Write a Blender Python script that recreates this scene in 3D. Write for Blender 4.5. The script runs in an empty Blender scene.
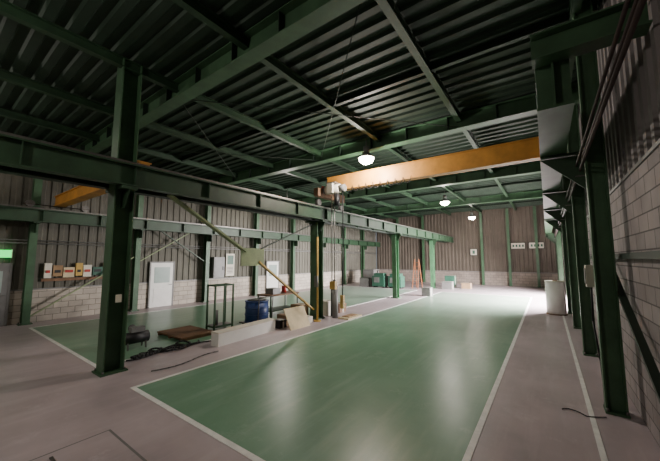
import bpy, bmesh, math, random
from mathutils import Vector, Matrix
random.seed(4)
S=bpy.context.scene

# ---------------------------------------------------------------- materials
def lin(c):
    return tuple(((v/255)/12.92 if v/255<=0.04045 else ((v/255+0.055)/1.055)**2.4) for v in c)+(1,)
def mat(name,rgb,rough=0.6,metal=0.0,var=0.25,scale=3.0,bump=0.0,dark=None,spec=0.5):
    m=bpy.data.materials.new(name); m.use_nodes=True
    nt=m.node_tree; N=nt.nodes; L=nt.links
    b=N["Principled BSDF"]; b.inputs["Roughness"].default_value=rough; b.inputs["Metallic"].default_value=metal
    b.inputs["Specular IOR Level"].default_value=spec
    tc=N.new("ShaderNodeTexCoord"); no=N.new("ShaderNodeTexNoise")
    no.inputs["Scale"].default_value=scale; no.inputs["Detail"].default_value=6; no.inputs["Roughness"].default_value=0.65
    L.new(tc.outputs["Object"],no.inputs["Vector"])
    cr=N.new("ShaderNodeValToRGB"); c=lin(rgb)
    d=lin(dark) if dark else tuple(v*(1-var) for v in c[:3])+(1,)
    l=tuple(min(1,v*(1+var*0.5)) for v in c[:3])+(1,)
    cr.color_ramp.elements[0].position=0.3; cr.color_ramp.elements[0].color=d
    cr.color_ramp.elements[1].position=0.7; cr.color_ramp.elements[1].color=l
    L.new(no.outputs["Fac"],cr.inputs["Fac"]); L.new(cr.outputs["Color"],b.inputs["Base Color"])
    if bump:
        bp=N.new("ShaderNodeBump"); bp.inputs["Strength"].default_value=bump
        L.new(no.outputs["Fac"],bp.inputs["Height"]); L.new(bp.outputs["Normal"],b.inputs["Normal"])
    return m
def emis(name,rgb,s):
    m=bpy.data.materials.new(name); m.use_nodes=True
    b=m.node_tree.nodes["Principled BSDF"]; b.inputs["Base Color"].default_value=lin(rgb)
    b.inputs["Emission Color"].default_value=lin(rgb); b.inputs["Emission Strength"].default_value=s
    return m
def floor_mat(name,rgb,dark,stain,rough=0.32,far_tint=None):
    m=bpy.data.materials.new(name); m.use_nodes=True
    nt=m.node_tree; N=nt.nodes; L=nt.links; b=N["Principled BSDF"]
    tc=N.new("ShaderNodeTexCoord")
    def noise(s,d,r,vec=None):
        n=N.new("ShaderNodeTexNoise"); n.inputs["Scale"].default_value=s; n.inputs["Detail"].default_value=d; n.inputs["Roughness"].default_value=r
        L.new(vec or tc.outputs["Object"],n.inputs["Vector"]); return n
    def ramp(src,p0,p1,c0,c1):
        r=N.new("ShaderNodeValToRGB"); r.color_ramp.elements[0].position=p0; r.color_ramp.elements[1].position=p1
        r.color_ramp.elements[0].color=c0; r.color_ramp.elements[1].color=c1; L.new(src,r.inputs["Fac"]); return r.outputs["Color"]
    def mix(fac,a,c2):
        x=N.new("ShaderNodeMixRGB"); L.new(fac,x.inputs["Fac"]); L.new(a,x.inputs["Color1"]); x.inputs["Color2"].default_value=c2; return x.outputs["Color"]
    n1=noise(.7,8,.6); n2=noise(4.5,10,.7)
    mp=N.new("ShaderNodeMapping"); mp.inputs["Scale"].default_value=(3.0,0.35,1); L.new(tc.outputs["Object"],mp.inputs["Vector"])
    n3=noise(1.5,6,.6,mp.outputs["Vector"]); n4=noise(1.3,12,.8)
    K=(0,0,0,1); g=lambda v:(v,v,v,1)
    c=ramp(n1.outputs["Fac"],.35,.65,lin(dark),lin(rgb))
    c=mix(ramp(n3.outputs["Fac"],.5,.75,K,g(.5)),c,lin(stain))
    c=mix(ramp(n4.outputs["Fac"],.56,.68,K,g(.7)),c,lin(stain))
    c=mix(ramp(n2.outputs["Fac"],.62,.74,K,g(.25)),c,tuple(v*.55 for v in lin(dark)[:3])+(1,))
    if far_tint:  # blends to a paler colour further along Y, broken up by noise
        sp=N.new("ShaderNodeSeparateXYZ"); L.new(tc.outputs["Object"],sp.inputs[0])
        ad=N.new("ShaderNodeMath"); ad.operation='MULTIPLY_ADD'; ad.inputs[1].default_value=8; L.new(n1.outputs["Fac"],ad.inputs[0]); L.new(sp.outputs["Y"],ad.inputs[2])
        mr=N.new("ShaderNodeMapRange"); mr.inputs["From Min"].default_value=12; mr.inputs["From Max"].default_value=26; mr.inputs["To Max"].default_value=.75
        L.new(ad.outputs[0],mr.inputs["Value"]); c=mix(mr.outputs["Result"],c,lin(far_tint))
    L.new(c,b.inputs["Base Color"])
    mr=N.new("ShaderNodeMapRange"); mr.inputs["To Min"].default_value=rough-.06; mr.inputs["To Max"].default_value=rough+.1
    L.new(n1.outputs["Fac"],mr.inputs["Value"]); L.new(mr.outputs["Result"],b.inputs["Roughness"])
    b.inputs["Specular IOR Level"].default_value=.45
    return m
def block_mat(name,c1,c2,mortar,axis):
    m=bpy.data.materials.new(name); m.use_nodes=True
    nt=m.node_tree; N=nt.nodes; L=nt.links; b=N["Principled BSDF"]; b.inputs["Roughness"].default_value=.85
    tc=N.new("ShaderNodeTexCoord"); sp=N.new("ShaderNodeSeparateXYZ"); cb=N.new("ShaderNodeCombineXYZ")
    L.new(tc.outputs["Object"],sp.inputs[0]); L.new(sp.outputs["Y" if axis=='y' else "X"],cb.inputs[0]); L.new(sp.outputs["Z"],cb.inputs[1])
    br=N.new("ShaderNodeTexBrick"); br.inputs["Scale"].default_value=1; br.inputs["Brick Width"].default_value=.42; br.inputs["Row Height"].default_value=.21
    br.inputs["Mortar Size"].default_value=.009; br.inputs["Color1"].default_value=lin(c1); br.inputs["Color2"].default_value=lin(c2); br.inputs["Mortar"].default_value=lin(mortar)
    L.new(cb.outputs[0],br.inputs["Vector"])
    no=N.new("ShaderNodeTexNoise"); no.inputs["Scale"].default_value=2.2; no.inputs["Detail"].default_value=8
    L.new(tc.outputs["Object"],no.inputs["Vector"])
    mr=N.new("ShaderNodeMapRange"); mr.inputs["To Min"].default_value=.55; mr.inputs["To Max"].default_value=1.3; L.new(no.outputs["Fac"],mr.inputs["Value"])
    mx=N.new("ShaderNodeMixRGB"); mx.blend_type='MULTIPLY'; mx.inputs["Fac"].default_value=1
    L.new(br.outputs["Color"],mx.inputs["Color1"]); L.new(mr.outputs["Result"],mx.inputs["Color2"]); L.new(mx.outputs["Color"],b.inputs["Base Color"])
    bp=N.new("ShaderNodeBump"); bp.inputs["Strength"].default_value=.5; bp.inputs["Distance"].default_value=.01; bp.invert=True
    L.new(br.outputs["Fac"],bp.inputs["Height"]); L.new(bp.outputs["Normal"],b.inputs["Normal"])
    return m

GREEN=mat("green_steel_paint",(46,72,50),.5,0,.35,2.5)
COLG=mat("column_green_paint",(66,98,70),.5,0,.3,2.5)
DGREEN=mat("dark_green_steel_paint",(32,48,36),.55,0,.4,2)
MIDG=mat("post_green_paint",(76,122,86),.5,0,.3,2.5)
ROOF=mat("roof_deck_paint",(38,58,43),.7,0,.35,.8)
SIDING=mat("siding_paint",(96,94,84),.75,0,.25,.8)
SIDEND=mat("end_siding_paint",(92,84,74),.75,0,.25,.8)
SIDR=mat("right_siding_paint",(128,121,121),.7,0,.25,.8)
BLOCKY=block_mat("block_wall_light",(192,182,168),(172,164,152),(120,115,105),'y')
BLOCKR=block_mat("block_wall_grey",(160,150,150),(138,130,130),(90,84,84),'y')
BLOCKX=block_mat("block_wall_end",(154,142,132),(138,127,118),(98,90,84),'x')
FLOOR=floor_mat("concrete_floor_paint",(188,174,178),(164,152,155),(202,191,194),.36)
GFLOOR=floor_mat("green_floor_paint",(118,156,128),(100,140,112),(148,174,154),.31,(178,186,176))
WHITE=mat("white_line_paint",(240,240,236),.5,0,.18,6)
ORANGE=mat("crane_orange_paint",(200,140,58),.5,0,.3,2)
LADDERC=mat("ladder_orange_paint",(150,92,56),.6,0,.3,4)
YELLOW=mat("yellow_ochre_paint",(190,156,78),.5,0,.3,3)
OLIVE=mat("olive_paint",(138,152,112),.55,0,.3,3)
STEEL=mat("bare_steel",(120,118,115),.4,.7,.3,5)
BLACK=mat("black_rubber",(24,24,26),.5,0,.3,5)
PIPE=mat("pipe_brown_paint",(58,44,42),.5,0,.3,4)
BEIGE=mat("beige_board",(205,190,155),.7,0,.2,3)
OFFW=mat("offwhite_panel",(214,208,192),.6,0,.15,3)
WOOD=mat("brown_wood",(120,88,62),.7,0,.4,4)
CARD=mat("cardboard",(150,122,90),.8,0,.2,4)
BLUE=mat("blue_paint",(48,72,126),.45,0,.3,4)
RED=mat("red_paint",(170,48,40),.5,0,.2,4)
DOORW=mat("door_white",(228,228,222),.5,0,.08,3)
GLASSG=mat("door_glass",(160,176,170),.2,0,.1,3)
MGREEN=mat("machine_green",(48,92,74),.5,0,.25,3)
GREY=mat("grey_paint",(118,118,116),.5,0,.25,3)
LAMP=emis("lamp_glow",(255,240,222),55)
EXITG=emis("exit_sign_green",(40,200,90),3)
ROLLW=mat("white_wrap",(246,242,240),.5,0,.06,4)

# ---------------------------------------------------------------- mesh builder
class B:
    def __init__(s,name): s.n=name; s.bm=bmesh.new(); s.mats=[]
    def mi(s,m):
        if m not in s.mats: s.mats.append(m)
        return s.mats.index(m)
    def hexa(s,P,m):
        i=s.mi(m); v=[s.bm.verts.new(p) for p in P]
        for f in ((0,3,2,1),(4,5,6,7),(0,1,5,4),(1,2,6,5),(2,3,7,6),(3,0,4,7)):
            s.bm.faces.new([v[k] for k in f]).material_index=i
    def box(s,x0,x1,y0,y1,z0,z1,m):
        s.hexa([(x0,y0,z0),(x1,y0,z0),(x1,y1,z0),(x0,y1,z0),(x0,y0,z1),(x1,y0,z1),(x1,y1,z1),(x0,y1,z1)],m); return s
    def bar(s,p0,p1,w,h,m,up=(0,0,1),off=(0,0)):
        p0=Vector(p0);p1=Vector(p1);d=(p1-p0).normalized();u=Vector(up)
        if abs(d.dot(u))>.99: u=Vector((0,1,0))
        r=d.cross(u).normalized();u=r.cross(d)
        P=[]
        for p in (p0,p1):
            for a,b in ((-.5,-.5),(.5,-.5),(.5,.5),(-.5,.5)):
                P.append(p+r*(a*w+off[0])+u*(b*h+off[1]))
        s.hexa([P[0],P[1],P[2],P[3],P[4],P[5],P[6],P[7]],m); return s
    def H(s,p0,p1,w,h,m,up=(0,0,1),tf=.02,tw=.014):
        s.bar(p0,p1,w,tf,m,up,(0,h/2-tf/2)); s.bar(p0,p1,w,tf,m,up,(0,-h/2+tf/2)); s.bar(p0,p1,tw,h-2*tf,m,up); return s
    def cyl(s,p0,p1,r,m,n=14,r2=None,smooth=True):
        i=s.mi(m);p0=Vector(p0);p1=Vector(p1);d=(p1-p0).normalized();u=Vector((0,0,1)) if abs(d.z)<.9 else Vector((1,0,0))
        a=d.cross(u).normalized();b=d.cross(a); r2=r if r2 is None else r2
        A=[s.bm.verts.new(p0+(a*math.cos(t)+b*math.sin(t))*r) for t in [2*math.pi*k/n for k in range(n)]]
        C=[s.bm.verts.new(p1+(a*math.cos(t)+b*math.sin(t))*r2) for t in [2*math.pi*k/n for k in range(n)]]
        for k in range(n):
            f=s.bm.faces.new([A[k],A[(k+1)%n],C[(k+1)%n],C[k]]); f.material_index=i; f.smooth=smooth
        s.bm.faces.new(A[::-1]).material_index=i; s.bm.faces.new(C).material_index=i
        return s
    def tube(s,pts,r,m,n=8):
        for a,b in zip(pts[:-1],pts[1:]):
            if (Vector(a)-Vector(b)).length>1e-4: s.cyl(a,b,r,m,n)
        return s
    def globe(s,c,r,m,zs=1.0,n=20,half=0):
        i=s.mi(m); c=Vector(c); K=10; prev=None
        for k in range(K+1):
            th=math.pi/2+ (math.pi/2)*k/K if half else math.pi*k/K
            rr=max(r*math.sin(th),1e-4); z=r*math.cos(th)*zs
            ring=[s.bm.verts.new(c+Vector((rr*math.cos(t),rr*math.sin(t),z))) for t in [2*math.pi*q/n for q in range(n)]]
            if prev:
                for q in range(n):
                    f=s.bm.faces.new([prev[q],prev[(q+1)%n],ring[(q+1)%n],ring[q]]); f.material_index=i; f.smooth=True
            prev=ring
        return s
    def done(s):
        bmesh.ops.recalc_face_normals(s.bm,faces=s.bm.faces)
        me=bpy.data.meshes.new(s.n); s.bm.to_mesh(me); s.bm.free()
        for m in s.mats: me.materials.append(m)
        o=bpy.data.objects.new(s.n,me); S.collection.objects.link(o); return o

def corrug(name,axis,a0,a1,b0,b1,c,depth,pitch,m,sign=1):
    bm=bmesh.new(); pr=[];p=a0
    while p<a1:
        for f,d in ((0,0),(.40,0),(.5,1),(.9,1)):
            q=p+f*pitch
            if q<=a1: pr.append((q,d))
        p+=pitch
    pr.append((a1,0)); V=[]
    for q,d in pr:
        o=c+sign*d*depth
        if axis=='roof': V.append((bm.verts.new((b0,q,o)),bm.verts.new((b1,q,o))))
        elif axis=='y': V.append((bm.verts.new((o,q,b0)),bm.verts.new((o,q,b1))))
        else: V.append((bm.verts.new((q,o,b0)),bm.verts.new((q,o,b1))))
    for k in range(len(V)-1): bm.faces.new([V[k][0],V[k+1][0],V[k+1][1],V[k][1]])
    bmesh.ops.recalc_face_normals(bm,faces=bm.faces)
    me=bpy.data.meshes.new(name); bm.to_mesh(me); bm.free(); me.materials.append(m)
    o=bpy.data.objects.new(name,me); S.collection.objects.link(o); return o

XL,XR,YB,YE,ZR=-14.7,.95,-6.0,28.9,6.42
GY0,GY1=16.6,23.4
# ---------------------------------------------------------------- shell
B("floor").box(XL-.3,XR+.3,YB-.3,YE+.3,-.2,0,FLOOR).done()
B("ground_outside").box(XR+.3,XR+7,GY0-6,GY1+6,-.2,-.02,GREY).done()
B("ceiling").box(XL-.3,XR+.3,YB-.3,YE+.3,ZR+.12,ZR+.25,ROOF).done()
corrug("ceiling_deck",'roof',YB,YE,XL,XR,ZR+.1,.06,.36,ROOF,-1)
B("wall_left").box(XL-.2,XL,YB,YE,0,1.12,BLOCKY).box(XL-.2,XL-.06,YB,YE,1.12,ZR+.12,SIDING).box(XL-.06,XL+.02,YB,YE,1.12,1.16,GREY).done()
corrug("wall_left_siding",'y',YB,YE,1.16,ZR+.1,XL-.055,.04,.3,SIDING)
B("wall_end").box(XL,XR,YE,YE+.2,0,1.1,BLOCKX).box(XL,XR,YE+.06,YE+.2,1.1,ZR+.12,SIDEND).box(XL,XR,YE-.02,YE+.06,1.1,1.14,GREY).done()
corrug("wall_end_siding",'x',XL,XR,1.14,ZR+.1,YE+.055,.04,.3,SIDEND,-1)
B("wall_back").box(XL,XR,YB-.2,YB,0,ZR+.12,SIDING).done()
w=B("wall_right")
w.box(XR,XR+.2,YB,GY0,0,3.3,BLOCKR).box(XR,XR+.2,GY1,YE,0,3.3,BLOCKR).box(XR,XR+.2,GY0,GY1,3.0,3.3,BLOCKR).box(XR+.06,XR+.2,YB,YE,3.3,ZR+.12,SIDR)
w.box(XR-.02,XR+.06,YB,YE,3.3,3.34,GREY).done()
corrug("wall_right_siding",'y',YB,YE,3.34,ZR+.1,XR+.055,.04,.3,SIDR,-1)
B("trim_1").box(XR-.05,XR+.0,GY0-.1,GY0,0,3.1,DGREEN).box(XR-.05,XR,GY1,GY1+.1,0,3.1,DGREEN).box(XR-.05,XR,GY0,GY1,3.0,3.1,DGREEN).done()

# floor paint
B("green_floor_area").box(-5.88,-.84,2.39,21,0,.004,GFLOOR).done()
B("green_floor_area").box(-13.56,-7.58,2.39,21,0,.004,GFLOOR).done()
f=B("floor_marking_line"); z=.007
def hl(x0,x1,y,w=.075): f.box(x0-w/2,x1+w/2,y-w/2,y+w/2,0,z,WHITE)
def vl(x,y0,y1,w=.075): f.box(x-w/2,x+w/2,y0,y1,0,z,WHITE)
vl(-5.88,2.43,20.96);vl(-.84,2.43,20.96);hl(-5.88,-.84,2.39);hl(-5.88,-.84,21)
vl(-13.56,2.43,20.96);vl(-7.58,2.43,20.96);hl(-13.56,-7.58,2.39);hl(-13.56,-7.58,21)
vl(.39,2.6,20.96,.06)
f.done()
h=B("floor_hatch_plate"); h.box(-4.7,-3.0,.55,1.67,0,.012,GREY); h.box(-4.67,-3.03,.58,1.64,.012,.016,FLOOR)
for x in(-4.5,-3.2): h.box(x-.06,x+.06,1.05,1.08,.016,.03,STEEL)
h.done()

# ---------------------------------------------------------------- steel frame
def hcol(name,x,y,z1,w,h,m,plate=.5,upv=(1,0,0)):
    c=B(name); c.H((x,y,.03),(x,y,z1),w,h,m,upv,tf=.022,tw=.016)
    c.box(x-plate/2,x+plate/2,y-plate/2,y+plate/2,0,.03,m)
    for a in(-1,1):
        for b_ in(-1,1): c.cyl((x+a*plate*.4,y+b_*plate*.4,.03),(x+a*plate*.4,y+b_*plate*.4,.07),.018,STEEL,8)
    return c
for i,y in enumerate((-4.2,2.45,9.0,16.3,23.2)):
    z1=ZR-.02 if i in(1,) else 3.6
    wd=.34 if i<3 else .26
    c=hcol("steel_column",-7.1,y,z1,wd,.36,COLG if i<3 else MIDG,.46,(0,1,0))
    c.box(-7.55,-6.7,y-.15,y+.15,3.6,3.66,GREEN)
    c.hexa([(-7.3,y-.01,3.25),(-6.9,y-.01,3.25),(-6.9,y+.01,3.25),(-7.3,y+.01,3.25),(-7.5,y-.01,3.6),(-6.7,y-.01,3.6),(-6.7,y+.01,3.6),(-7.5,y+.01,3.6)],GREEN)
    if i==1: c.box(-6.93,-6.9,y-.05,y+.05,1.35,1.5,OFFW)
    c.done()
ry=[-3.8,-.5,6.1,9.3,12.6,15.8,24.2,27.6]
for y in ry:
    c=hcol("wall_column",.69,y,ZR-.02,.16,.24,COLG,.26)
    c.box(.0,.56,y-.09,y+.09,3.86,3.89,GREEN)
    c.hexa([(.55,y-.01,3.3),(.56,y-.01,3.3),(.56,y+.01,3.3),(.55,y+.01,3.3),(.0,y-.01,3.85),(.56,y-.01,3.85),(.56,y+.01,3.85),(.0,y+.01,3.85)],GREEN)
    c.done()
for k in range(11):
    y=-4.2+3.3*k
    if y>YE-.5: break
    c=hcol("wall_column",-14.45,y,ZR-.02,.2,.28,COLG,.34)
    c.box(-14.31,-13.95,y-.09,y+.09,3.42,3.45,GREEN); c.box(-14.31,-14.0,y-.01,y+.01,3.1,3.42,GREEN)
    c.done()
for x in(-12.2,-9.6,-4.5,-2.5,-.6):
    hcol("wall_column",x,YE-.2,ZR-.02,.18,.2,COLG,.26,(0,1,0)).done()
for y in(-3,3.45,9.1,15.7,22.3):
    g=B("roof_girder"); g.H((XL+.1,y,6.19),(XR-.05,y,6.19),.3,.44,COLG)
    for x in [XL+1+1.28*k for k in range(12)]: g.box(x-.008,x+.008,y-.13,y+.13,5.99,6.39,DGREEN)
    g.done()
for x in(-12.2,-9.65,-7.0,-4.45,-1.87,.6):
    g=B("roof_beam"); g.H((x,YB+.05,6.3),(x,YE-.05,6.3),.14,.2,GREEN,tf=.014,tw=.01); g.done()
for y in(-.2,6.3,12.4,19.0,25.6):
    g=B("roof_purlin"); g.H((XL+.1,y,6.34),(XR-.05,y,6.34),.1,.14,DGREEN,tf=.012,tw=.01); g.done()
rb=B("roof_bracing_rods")
for y0,y1 in((3.45,9.1),(15.7,22.3)):
    for x0,x1 in((-7,-1.87),(-12.2,-7)):
        rb.cyl((x0,y0,6.05),(x1,y1,6.05),.011,DGREEN,6); rb.cyl((x1,y0,6.08),(x0,y1,6.08),.011,DGREEN,6)
rb.done()
def runway(x,y0,y1,z0=3.9,z1=4.45,w=.26,m=GREEN):
    r=B("crane_runway_girder"); r.H((x,y0,(z0+z1)/2),(x,y1,(z0+z1)/2),w,z1-z0,m,tf=.03,tw=.02)
    r.box(x-.03,x+.03,y0,y1,z1,z1+.06,STEEL)
    y=y0+.1
    while y<y1: r.box(x-w/2+.01,x+w/2-.01,y-.006,y+.006,z0+.03,z1-.03,m); y+=1.65
    r.done()
runway(-6.8,YB+.2,YE-.3,3.67,4.12,.2,GREEN); runway(-7.42,YB+.2,YE-.3,3.67,3.9,.22,DGREEN)
runway(.17,4.1,YE-.3,3.9,4.5,.34,COLG); runway(-14.1,YB+.2,YE-.3,3.46,3.9)
c=B("cross_beam"); c.H((-.02,4.05,4.6),(.94,4.05,4.6),.22,.3,COLG); c.done()

# ---------------------------------------------------------------- overhead cranes
def crane(x0,x1,y,zb,zt,zr0,zr1,hoistx=None):
    c=B("overhead_crane")
    c.box(x0,x1,y-.15,y+.15,zb,zb+.03,ORANGE); c.box(x0,x1,y-.15,y+.15,zt-.03,zt,ORANGE); c.box(x0,x1,y-.11,y+.11,zb+.03,zt-.03,ORANGE)
    for xe,zr in((x0+.05,zr0),(x1-.1,zr1)):
        c.box(xe-.1,xe+.1,y-.9,y+.9,max(zr+.1,zb-.3),zb,WOOD if xe<x0+1 else ORANGE)
        for yy in(y-.75,y+.75):
            c.cyl((xe-.06,yy,zr+.12),(xe+.06,yy,zr+.12),.12,STEEL,16)
    if hoistx is not None:
        hx=hoistx; hy=y-.5; z=zb-.05
        c.box(hx-.2,hx+.2,hy,y,zb+.0,zb+.06,STEEL); c.box(hx-.2,hx+.2,hy-.2,hy+.3,z+.18,z+.24,STEEL)
        c.cyl((hx-.28,hy,z),(hx+.3,hy,z),.17,OFFW,18); c.cyl((hx+.3,hy,z),(hx+.52,hy,z),.13,GREY,18)
        c.cyl((hx-.4,hy,z),(hx-.28,hy,z),.13,GREY,18); c.box(hx-.46,hx-.4,hy-.12,hy+.12,z-.12,z+.16,RED)
        c.box(hx-.1,hx+.14,hy-.27,hy-.16,z-.18,z+.18,OFFW)
        for dx in(-.06,.06): c.cyl((hx+dx,hy,z-.16),(hx+dx,hy,1.35),.018,STEEL,6)
        c.box(hx-.12,hx+.12,hy-.07,hy+.07,1.12,1.4,YELLOW)
        c.tube([(hx+.08*math.sin(t),hy,1.02-.1*math.cos(t)) for t in [k*math.pi/5 for k in range(9)]],.022,STEEL)
        c.tube([(hx+.42,hy,z-.1),(hx+.5,hy-.1,2.6),(hx+.46,hy-.1,.95)],.02,BLACK); c.box(hx+.4,hx+.52,hy-.16,hy-.04,.5,.95,YELLOW)
        c.cyl((hx+.2,hy-.05,z-.65),(hx+.2,hy-.05,z-.2),.1,BLACK,14)
        for k in range(9):
            xa=x0+.9+k*.28; c.tube([(xa,y-.17,zb+.08),(xa+.06,y-.17,zb-.1),(xa+.14,y-.17,zb-.16),(xa+.22,y-.17,zb-.1),(xa+.28,y-.17,zb+.08)],.01,BLACK,6)
    c.done()
crane(-6.85,.25,9.45,4.82,5.38,4.18,4.56,-6.3)
crane(-14.15,-7.35,2.95,4.06,4.42,3.96,3.96,None)

# ---------------------------------------------------------------- lamps
def lamp(x,y,z,p,col=(1,.92,.84)):
    l=B("high_bay_lamp")
    l.cyl((x,y,z+.3),(x,y,6.2),.02,STEEL,8); l.cyl((x,y,z+.12),(x,y,z+.34),.1,GREY,16)
    l.cyl((x,y,z-.06),(x,y,z+.14),.28,GREY,24,.1); l.globe((x,y,z-.06),.25,LAMP,.8,24,half=1)
    l.done()
    d=bpy.data.lights.new("high_bay_light","POINT"); d.energy=p; d.shadow_soft_size=.1; d.color=col
    o=bpy.data.objects.new("high_bay_light",d); o.location=(x,y,z-.38); S.collection.objects.link(o)
for y,p in((-2.4,220),(8.6,480),(18.1,240),(26.0,90)): lamp(-4.7,y,5.6,p)
lamp(-11.6,-2.2,5.75,180); lamp(-11.6,12.0,5.15,180)  # added left-bay lamps, placed out of view to light that bay and its wall
d=bpy.data.lights.new("gate_daylight","AREA"); d.shape='RECTANGLE'; d.size=2.6; d.size_y=GY1-GY0+.5; d.energy=8500; d.color=(1,.93,.93); d.spread=math.radians(130)
o=bpy.data.objects.new("gate_daylight",d); o.location=(2.1,(GY0+GY1)/2,2.3); o.rotation_euler=(0,math.radians(62),0); S.collection.objects.link(o)

# ---------------------------------------------------------------- left wall things
XD=XL+.025
def door(name,y0,y1,z1,m):
    d=B(name); x=XD
    d.box(x,x+.06,y0-.06,y0,0,z1+.06,GREY).box(x,x+.06,y1,y1+.06,0,z1+.06,GREY).box(x,x+.06,y0,y1,z1,z1+.06,GREY)
    d.box(x,x+.045,y0,y1,.01,z1,m); d.box(x+.045,x+.055,y0+.15,y1-.15,1.1,z1-.2,GLASSG)
    d.box(x+.045,x+.055,y0+.15,y1-.15,.2,.85,m)
    d.cyl((x+.045,y1-.08,1.0),(x+.1,y1-.08,1.0),.02,STEEL,8); d.box(x+.09,x+.11,y1-.2,y1-.06,.985,1.015,STEEL); d.done()
door("door_1",6.4,7.4,2.02,DOORW); door("door_2",13.4,14.4,2.02,DOORW); door("door_3",1.05,1.95,2.0,GREY)
e=B("exit_sign"); e.box(XL+.02,XL+.12,1.3,1.95,2.25,2.5,EXITG); e.box(XL+.02,XL+.13,1.28,1.3,2.23,2.52,OFFW); e.box(XL+.02,XL+.13,1.95,1.97,2.23,2.52,OFFW); e.box(XL+.12,XL+.125,1.5,1.62,2.3,2.45,OFFW); e.done()
wb=B("wall_notice_board"); wb.box(XL+.02,XL+.06,2.75,4.75,1.4,1.5,WOOD)
cols=[OFFW,CARD,BEIGE,YELLOW,OFFW,MGREEN,BEIGE]
yy=2.8
for k,cm in enumerate(cols):
    ww=.2+.06*(k%3); wb.box(XL+.02,XL+.12+.03*(k%2),yy,yy+ww,1.52+.05*(k%2),2.05-.08*(k%3),cm)
    wb.box(XL+.15,XL+.155,yy+.04,yy+ww-.05,1.7,1.8,BLACK if k%2 else RED); yy+=ww+.035
wb.done()
p=B("wall_poster"); p.box(XD,XD+.03,10.35,10.9,1.25,2.5,OFFW); p.box(XD+.03,XD+.034,10.42,10.83,1.9,2.4,MGREEN)
for k in range(5): p.box(XD+.03,XD+.034,10.42,10.8,1.4+k*.08,1.43+k*.08,BLACK)
p.done()
p=B("electrical_cabinet"); p.box(XD,XD+.25,9.45,10.1,1.2,2.3,GREY).box(XD+.25,XD+.262,9.5,10.05,1.25,2.25,GREY).box(XD+.262,XD+.29,9.98,10.01,1.6,1.8,BLACK).done()
br=B("wall_brace")
br.bar((-14.4,2.5,.25),(-14.4,5.6,2.3),.04,.08,OLIVE,(1,0,0)); br.bar((-14.4,5.8,2.1),(-14.4,8.8,4.0),.04,.08,OLIVE,(1,0,0))
br.bar((-14.36,5.8,4.0),(-14.36,8.8,2.1),.04,.07,GREEN,(1,0,0)); br.done()
br=B("wall_conduit")
for z_,r in((2.75,.025),(2.85,.02)): br.cyl((XL+.06,YB+.3,z_),(XL+.06,YE-.3,z_),r,GREY,8)
br.done()
s_=B("wall_sign"); 
for xa,xb in((-2.4,-1.35),(-1.15,-.1)):
    s_.box(xa,xb,YE-.06,YE,3.0,3.55,DGREEN); s_.box(xa+.05,xb-.05,YE-.07,YE-.06,3.05,3.5,OFFW)
    for k in range(4): s_.box(xa+.15+k*.22,xa+.28+k*.22,YE-.075,YE-.07,3.18,3.37,MGREEN)
s_.done()
s_=B("wall_sign"); s_.box(-5.5,-4.9,YE-.06,YE,2.5,3.1,DGREEN).box(-5.45,-4.95,YE-.07,YE-.06,2.55,3.05,OFFW).box(-5.3,-5.1,YE-.075,YE-.07,2.65,2.95,MGREEN).done()

# ---------------------------------------------------------------- right wall things
pp=B("wall_pipes")
for x,z_,r in((.5,3.6,.018),(.46,3.68,.014),(.53,3.75,.018)): pp.cyl((x,-2,z_),(x,YE-.4,z_),r,PIPE,10)
for y in ry[2:]: pp.box(.44,.56,y-.02,y+.02,3.5,3.52,STEEL)
pp.done()
gb=B("wall_girt")
gb.box(.86,.93,2.4,GY0-.2,2.2,2.28,DGREEN).done()
br=B("wall_brace"); br.bar((.84,3.2,.3),(.84,8.8,3.1),.05,.08,DGREEN,(1,0,0)); br.done()
sb=B("switch_box"); sb.box(.5,.62,6.4,6.62,1.75,2.1,OFFW).box(.488,.5,6.43,6.59,1.8,2.05,GREY).tube([(.56,6.5,1.75),(.55,6.52,1.2),(.6,6.5,.6),(.62,6.45,.05)],.014,BLACK); sb.box(.62,.84,6.48,6.52,1.9,1.94,STEEL); sb.done()
cb=B("floor_cable"); cb.tube([(.55-.05*k+.02*math.sin(k*1.3),5.75+.06*math.cos(k*.8),.012) for k in range(11)],.007,BLACK,6); cb.done()
r=B("wrapped_roll"); r.cyl((.2,15.3,.04),(.2,15.3,1.32),.33,ROLLW,32); r.cyl((.2,15.3,1.32),(.2,15.3,1.36),.08,CARD,16); r.cyl((.2,15.3,0),(.2,15.3,.04),.35,WOOD,24)
r.cyl((.2,15.3,1.29),(.2,15.3,1.325),.335,OFFW,32)
r.done()

# ---------------------------------------------------------------- column-row brace
bb=B("column_brace"); X=-7.1
bb.bar((X,3.4,3.7),(X,5.65,2.42),.05,.16,OLIVE,(1,0,0)); bb.box(X-.02,X+.02,5.5,6.35,2.0,2.52,OLIVE)
bb.bar((X,6.15,2.12),(X,8.8,.35),.05,.1,YELLOW,(1,0,0)); bb.bar((X,6.2,2.5),(X,8.85,3.55),.03,.05,DGREEN,(1,0,0)); bb.done()
yp=B("yellow_stand_pipe"); yp.cyl((-6.75,8.6,0),(-6.75,8.6,3.0),.035,YELLOW,12); yp.cyl((-6.75,8.6,0),(-6.75,8.6,.03),.14,YELLOW,16)
yp.bar((-6.75,8.6,2.9),(-6.9,8.8,2.9),.04,.04,YELLOW); yp.box(-6.82,-6.68,8.5,8.56,1.2,1.6,GREY); yp.done()
gc=B("gas_cylinder")
for x,y,m in((-6.6,9.5,GREY),(-6.85,9.75,DGREEN)):
    gc.cyl((x,y,0),(x,y,1.15),.11,m,18); gc.cyl((x,y,1.15),(x,y,1.28),.11,m,18,.04); gc.cyl((x,y,1.28),(x,y,1.4),.035,STEEL,12)
gc.done()

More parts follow.
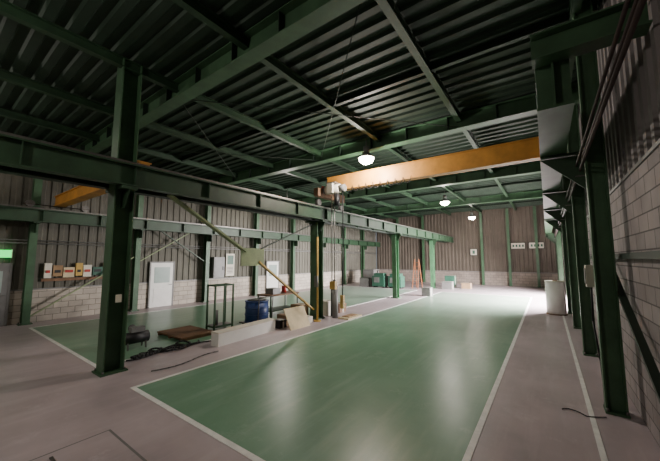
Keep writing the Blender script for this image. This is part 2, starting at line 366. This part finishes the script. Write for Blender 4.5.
# ---------------------------------------------------------------- floor clutter
rk=B("metal_frame_stand")
x0,x1,y0,y1=-8.75,-8.35,5.55,6.2
for x in(x0,x1):
    for y in(y0,y1): rk.bar((x,y,0),(x,y,1.4),.045,.045,COLG)
for z_ in(.12,1.37):
    for x in(x0,x1): rk.bar((x,y0,z_),(x,y1,z_),.04,.045,COLG)
    for y in(y0,y1): rk.bar((x0,y,z_),(x1,y,z_),.04,.045,COLG)
rk.box(x0,x1,y0,y1,.13,.15,STEEL)
rk.bar((x1,(y0+y1)/2,.15),(x1,(y0+y1)/2,1.35),.035,.035,COLG)
rk.cyl((x0+.2,y0+.18,.15),(x0+.2,y0+.18,.6),.07,GREY,14); rk.done()
bl=B("blue_drum"); cx,cy=-8.05,6.95
bl.cyl((cx,cy,.12),(cx,cy,.8),.38,BLUE,28)
for z_ in(.12,.35,.57,.78): bl.cyl((cx,cy,z_),(cx,cy,z_+.03),.4,BLUE,28)
bl.cyl((cx,cy,.8),(cx,cy,.84),.3,BLACK,24); bl.box(cx-.4,cx+.4,cy-.4,cy+.4,.08,.12,STEEL)
for a in(-1,1):
    for b_ in(-1,1): bl.cyl((cx+a*.3-.02,cy+b_*.3,.04),(cx+a*.3+.02,cy+b_*.3,.04),.04,BLACK,12)
bl.tube([(cx+.4,cy-.3,.12),(cx+.45,cy-.3,.95),(cx+.45,cy+.3,.95),(cx+.4,cy+.3,.12)],.018,STEEL); bl.done()
pb=B("long_white_box"); pb.bar((-6.95,4.65,.16),(-7.1,6.75,.16),.28,.32,DOORW); pb.bar((-6.95,4.64,.33),(-7.1,6.76,.33),.3,.03,OFFW)
pb.done()
b2=B("steel_floor_plate"); b2.box(-9.35,-8.0,4.35,5.35,.06,.1,WOOD)
for x in(-9.3,-8.7,-8.1): b2.box(x,x+.08,4.35,5.35,0.004,.06,WOOD)
b2.done()
ls=B("leaning_sheet"); ls.hexa([(-6.55,7.0,0),(-6.52,7.0,0),(-6.52,7.95,0),(-6.55,7.95,0),(-6.87,7.0,.62),(-6.84,7.0,.62),(-6.84,7.95,.62),(-6.87,7.95,.62)],BEIGE)
ls.done()
ls=B("flat_board"); ls.box(-6.4,-5.95,9.4,10.4,0,.05,BEIGE).box(-6.35,-6.05,9.6,10.2,.05,.08,CARD); ls.done()
def crate(x,y,w,d,h,m,zo=0):
    c=B("cardboard_box" if m is CARD else "storage_box"); c.box(x,x+w,y,y+d,zo,zo+h,m); c.box(x-.005,x+w+.005,y+d/2-.03,y+d/2+.03,zo+.002,zo+h+.004,OFFW)
    c.box(x-.008,x+w+.008,y-.008,y+d+.008,zo+h-.05,zo+h-.02,m); c.done()
crate(-7.6,7.45,.45,.4,.32,CARD); crate(-7.6,7.95,.4,.35,.42,GREY); crate(-7.28,6.98,.3,.3,.25,BLACK); crate(-7.95,8.5,.5,.45,.5,CARD); crate(-7.05,8.15,.25,.25,.2,OFFW)
crate(-7.65,9.6,.6,.5,.55,OFFW); crate(-7.5,10.4,.5,.5,.35,WOOD)
tb=B("work_bench"); tb.box(-9.3,-8.5,8.0,9.6,.78,.83,WOOD)
for x in(-9.25,-8.55):
    for y in(8.05,9.55): tb.bar((x,y,0.004),(x,y,.78),.05,.05,GREEN)
tb.box(-9.25,-8.55,8.05,9.55,.2,.23,GREEN); tb.box(-9.1,-8.7,8.3,8.7,.83,1.05,GREY); tb.cyl((-8.9,9.1,.83),(-8.9,9.1,1.1),.1,RED,14); tb.done()
ch=B("cable_heap"); pts=[]
for k in range(120):
    t=k*.33; pts.append((-7.6+.03*t*.6*math.cos(t)*.35+.12*math.sin(t*.31),3.0+.012*k+.2*math.sin(t),.03+.025*abs(math.sin(t*1.7))))
ch.tube(pts,.022,BLACK,7)
ch.tube([(-7.45+.06*math.sin(k*.8),2.85+.12*k,.025) for k in range(22)],.018,BLACK,7)
ch.tube([(-6.4+.1*math.sin(k*.5),2.9+.14*k,.02) for k in range(12)],.012,STEEL,6); ch.done()
ca=B("air_compressor"); x,y=-8.4,3.4
ca.cyl((x,y-.28,.26),(x,y+.28,.26),.14,BLACK,20); ca.box(x-.09,x+.09,y-.13,y+.18,.4,.52,GREY); ca.cyl((x-.12,y-.05,.48),(x-.1,y-.05,.48),.09,STEEL,18)
for yy in(y-.2,y+.2):
    for a in(-1,1): ca.bar((x+a*.12,yy,.0),(x+a*.09,yy,.18),.03,.03,STEEL)
ca.done()
def machine(x,y):
    m=B("green_machine"); m.box(x,x+1.0,y,y+.8,.1,.9,MGREEN).box(x+.1,x+.9,y+.1,y+.7,.9,1.1,MGREEN).box(x+.15,x+.6,y-.02,y,.4,.8,GREY)
    for a in(.05,.85): m.box(x+a,x+a+.1,y+.1,y+.7,0,.1,BLACK)
    m.cyl((x+.3,y+.4,1.1),(x+.3,y+.4,1.3),.1,STEEL,14); m.done()
machine(-11.2,21.2); machine(-9.9,21.3)
def ladder(x,y):
    l=B("step_ladder")
    for a in(-.22,.22):
        l.bar((x+a,y-.5,0),(x+a*.7,y,2.2),.035,.06,LADDERC); l.bar((x+a,y+.5,0),(x+a*.7,y,2.2),.035,.06,LADDERC)
    for k in range(1,8):
        t=k/8; l.bar((x-.22*(1-.3*t),y-.5*(1-t),2.2*t),(x+.22*(1-.3*t),y-.5*(1-t),2.2*t),.05,.025,LADDERC)
    l.done()
ladder(-8.1,22.6)
for (x,y,w_,d_,h_,m) in((-6.4,23.0,.7,.6,.55,GREY),(-5.3,24.2,.6,.6,.4,CARD),(-6.2,18.0,.5,.5,.5,GREY),(-6.6,24.6,.7,.6,.9,MGREEN),(-12.9,22.8,1.0,1.0,1.3,GREY),(-12.4,21.3,.8,.7,.7,GREY)): crate(x,y,w_,d_,h_,m)

# ---------------------------------------------------------------- world + camera
W=bpy.data.worlds.new("world"); S.world=W; W.use_nodes=True
W.node_tree.nodes["Background"].inputs[0].default_value=(.6,.7,.8,1); W.node_tree.nodes["Background"].inputs[1].default_value=.3
yaw=math.radians(35.76); p=math.radians(5.43)
F=Vector((-math.sin(yaw)*math.cos(p),math.cos(yaw)*math.cos(p),math.sin(p))); R=Vector((math.cos(yaw),math.sin(yaw),0)); U=R.cross(F)
M=Matrix((( R.x,U.x,-F.x,0),(R.y,U.y,-F.y,0),(R.z,U.z,-F.z,2.2),(0,0,0,1)))
cd=bpy.data.cameras.new("camera"); cd.lens=36*300/660; cd.sensor_width=36; cd.sensor_fit='HORIZONTAL'; cd.clip_start=.05
co=bpy.data.objects.new("camera",cd); co.matrix_world=M; S.collection.objects.link(co); S.camera=co
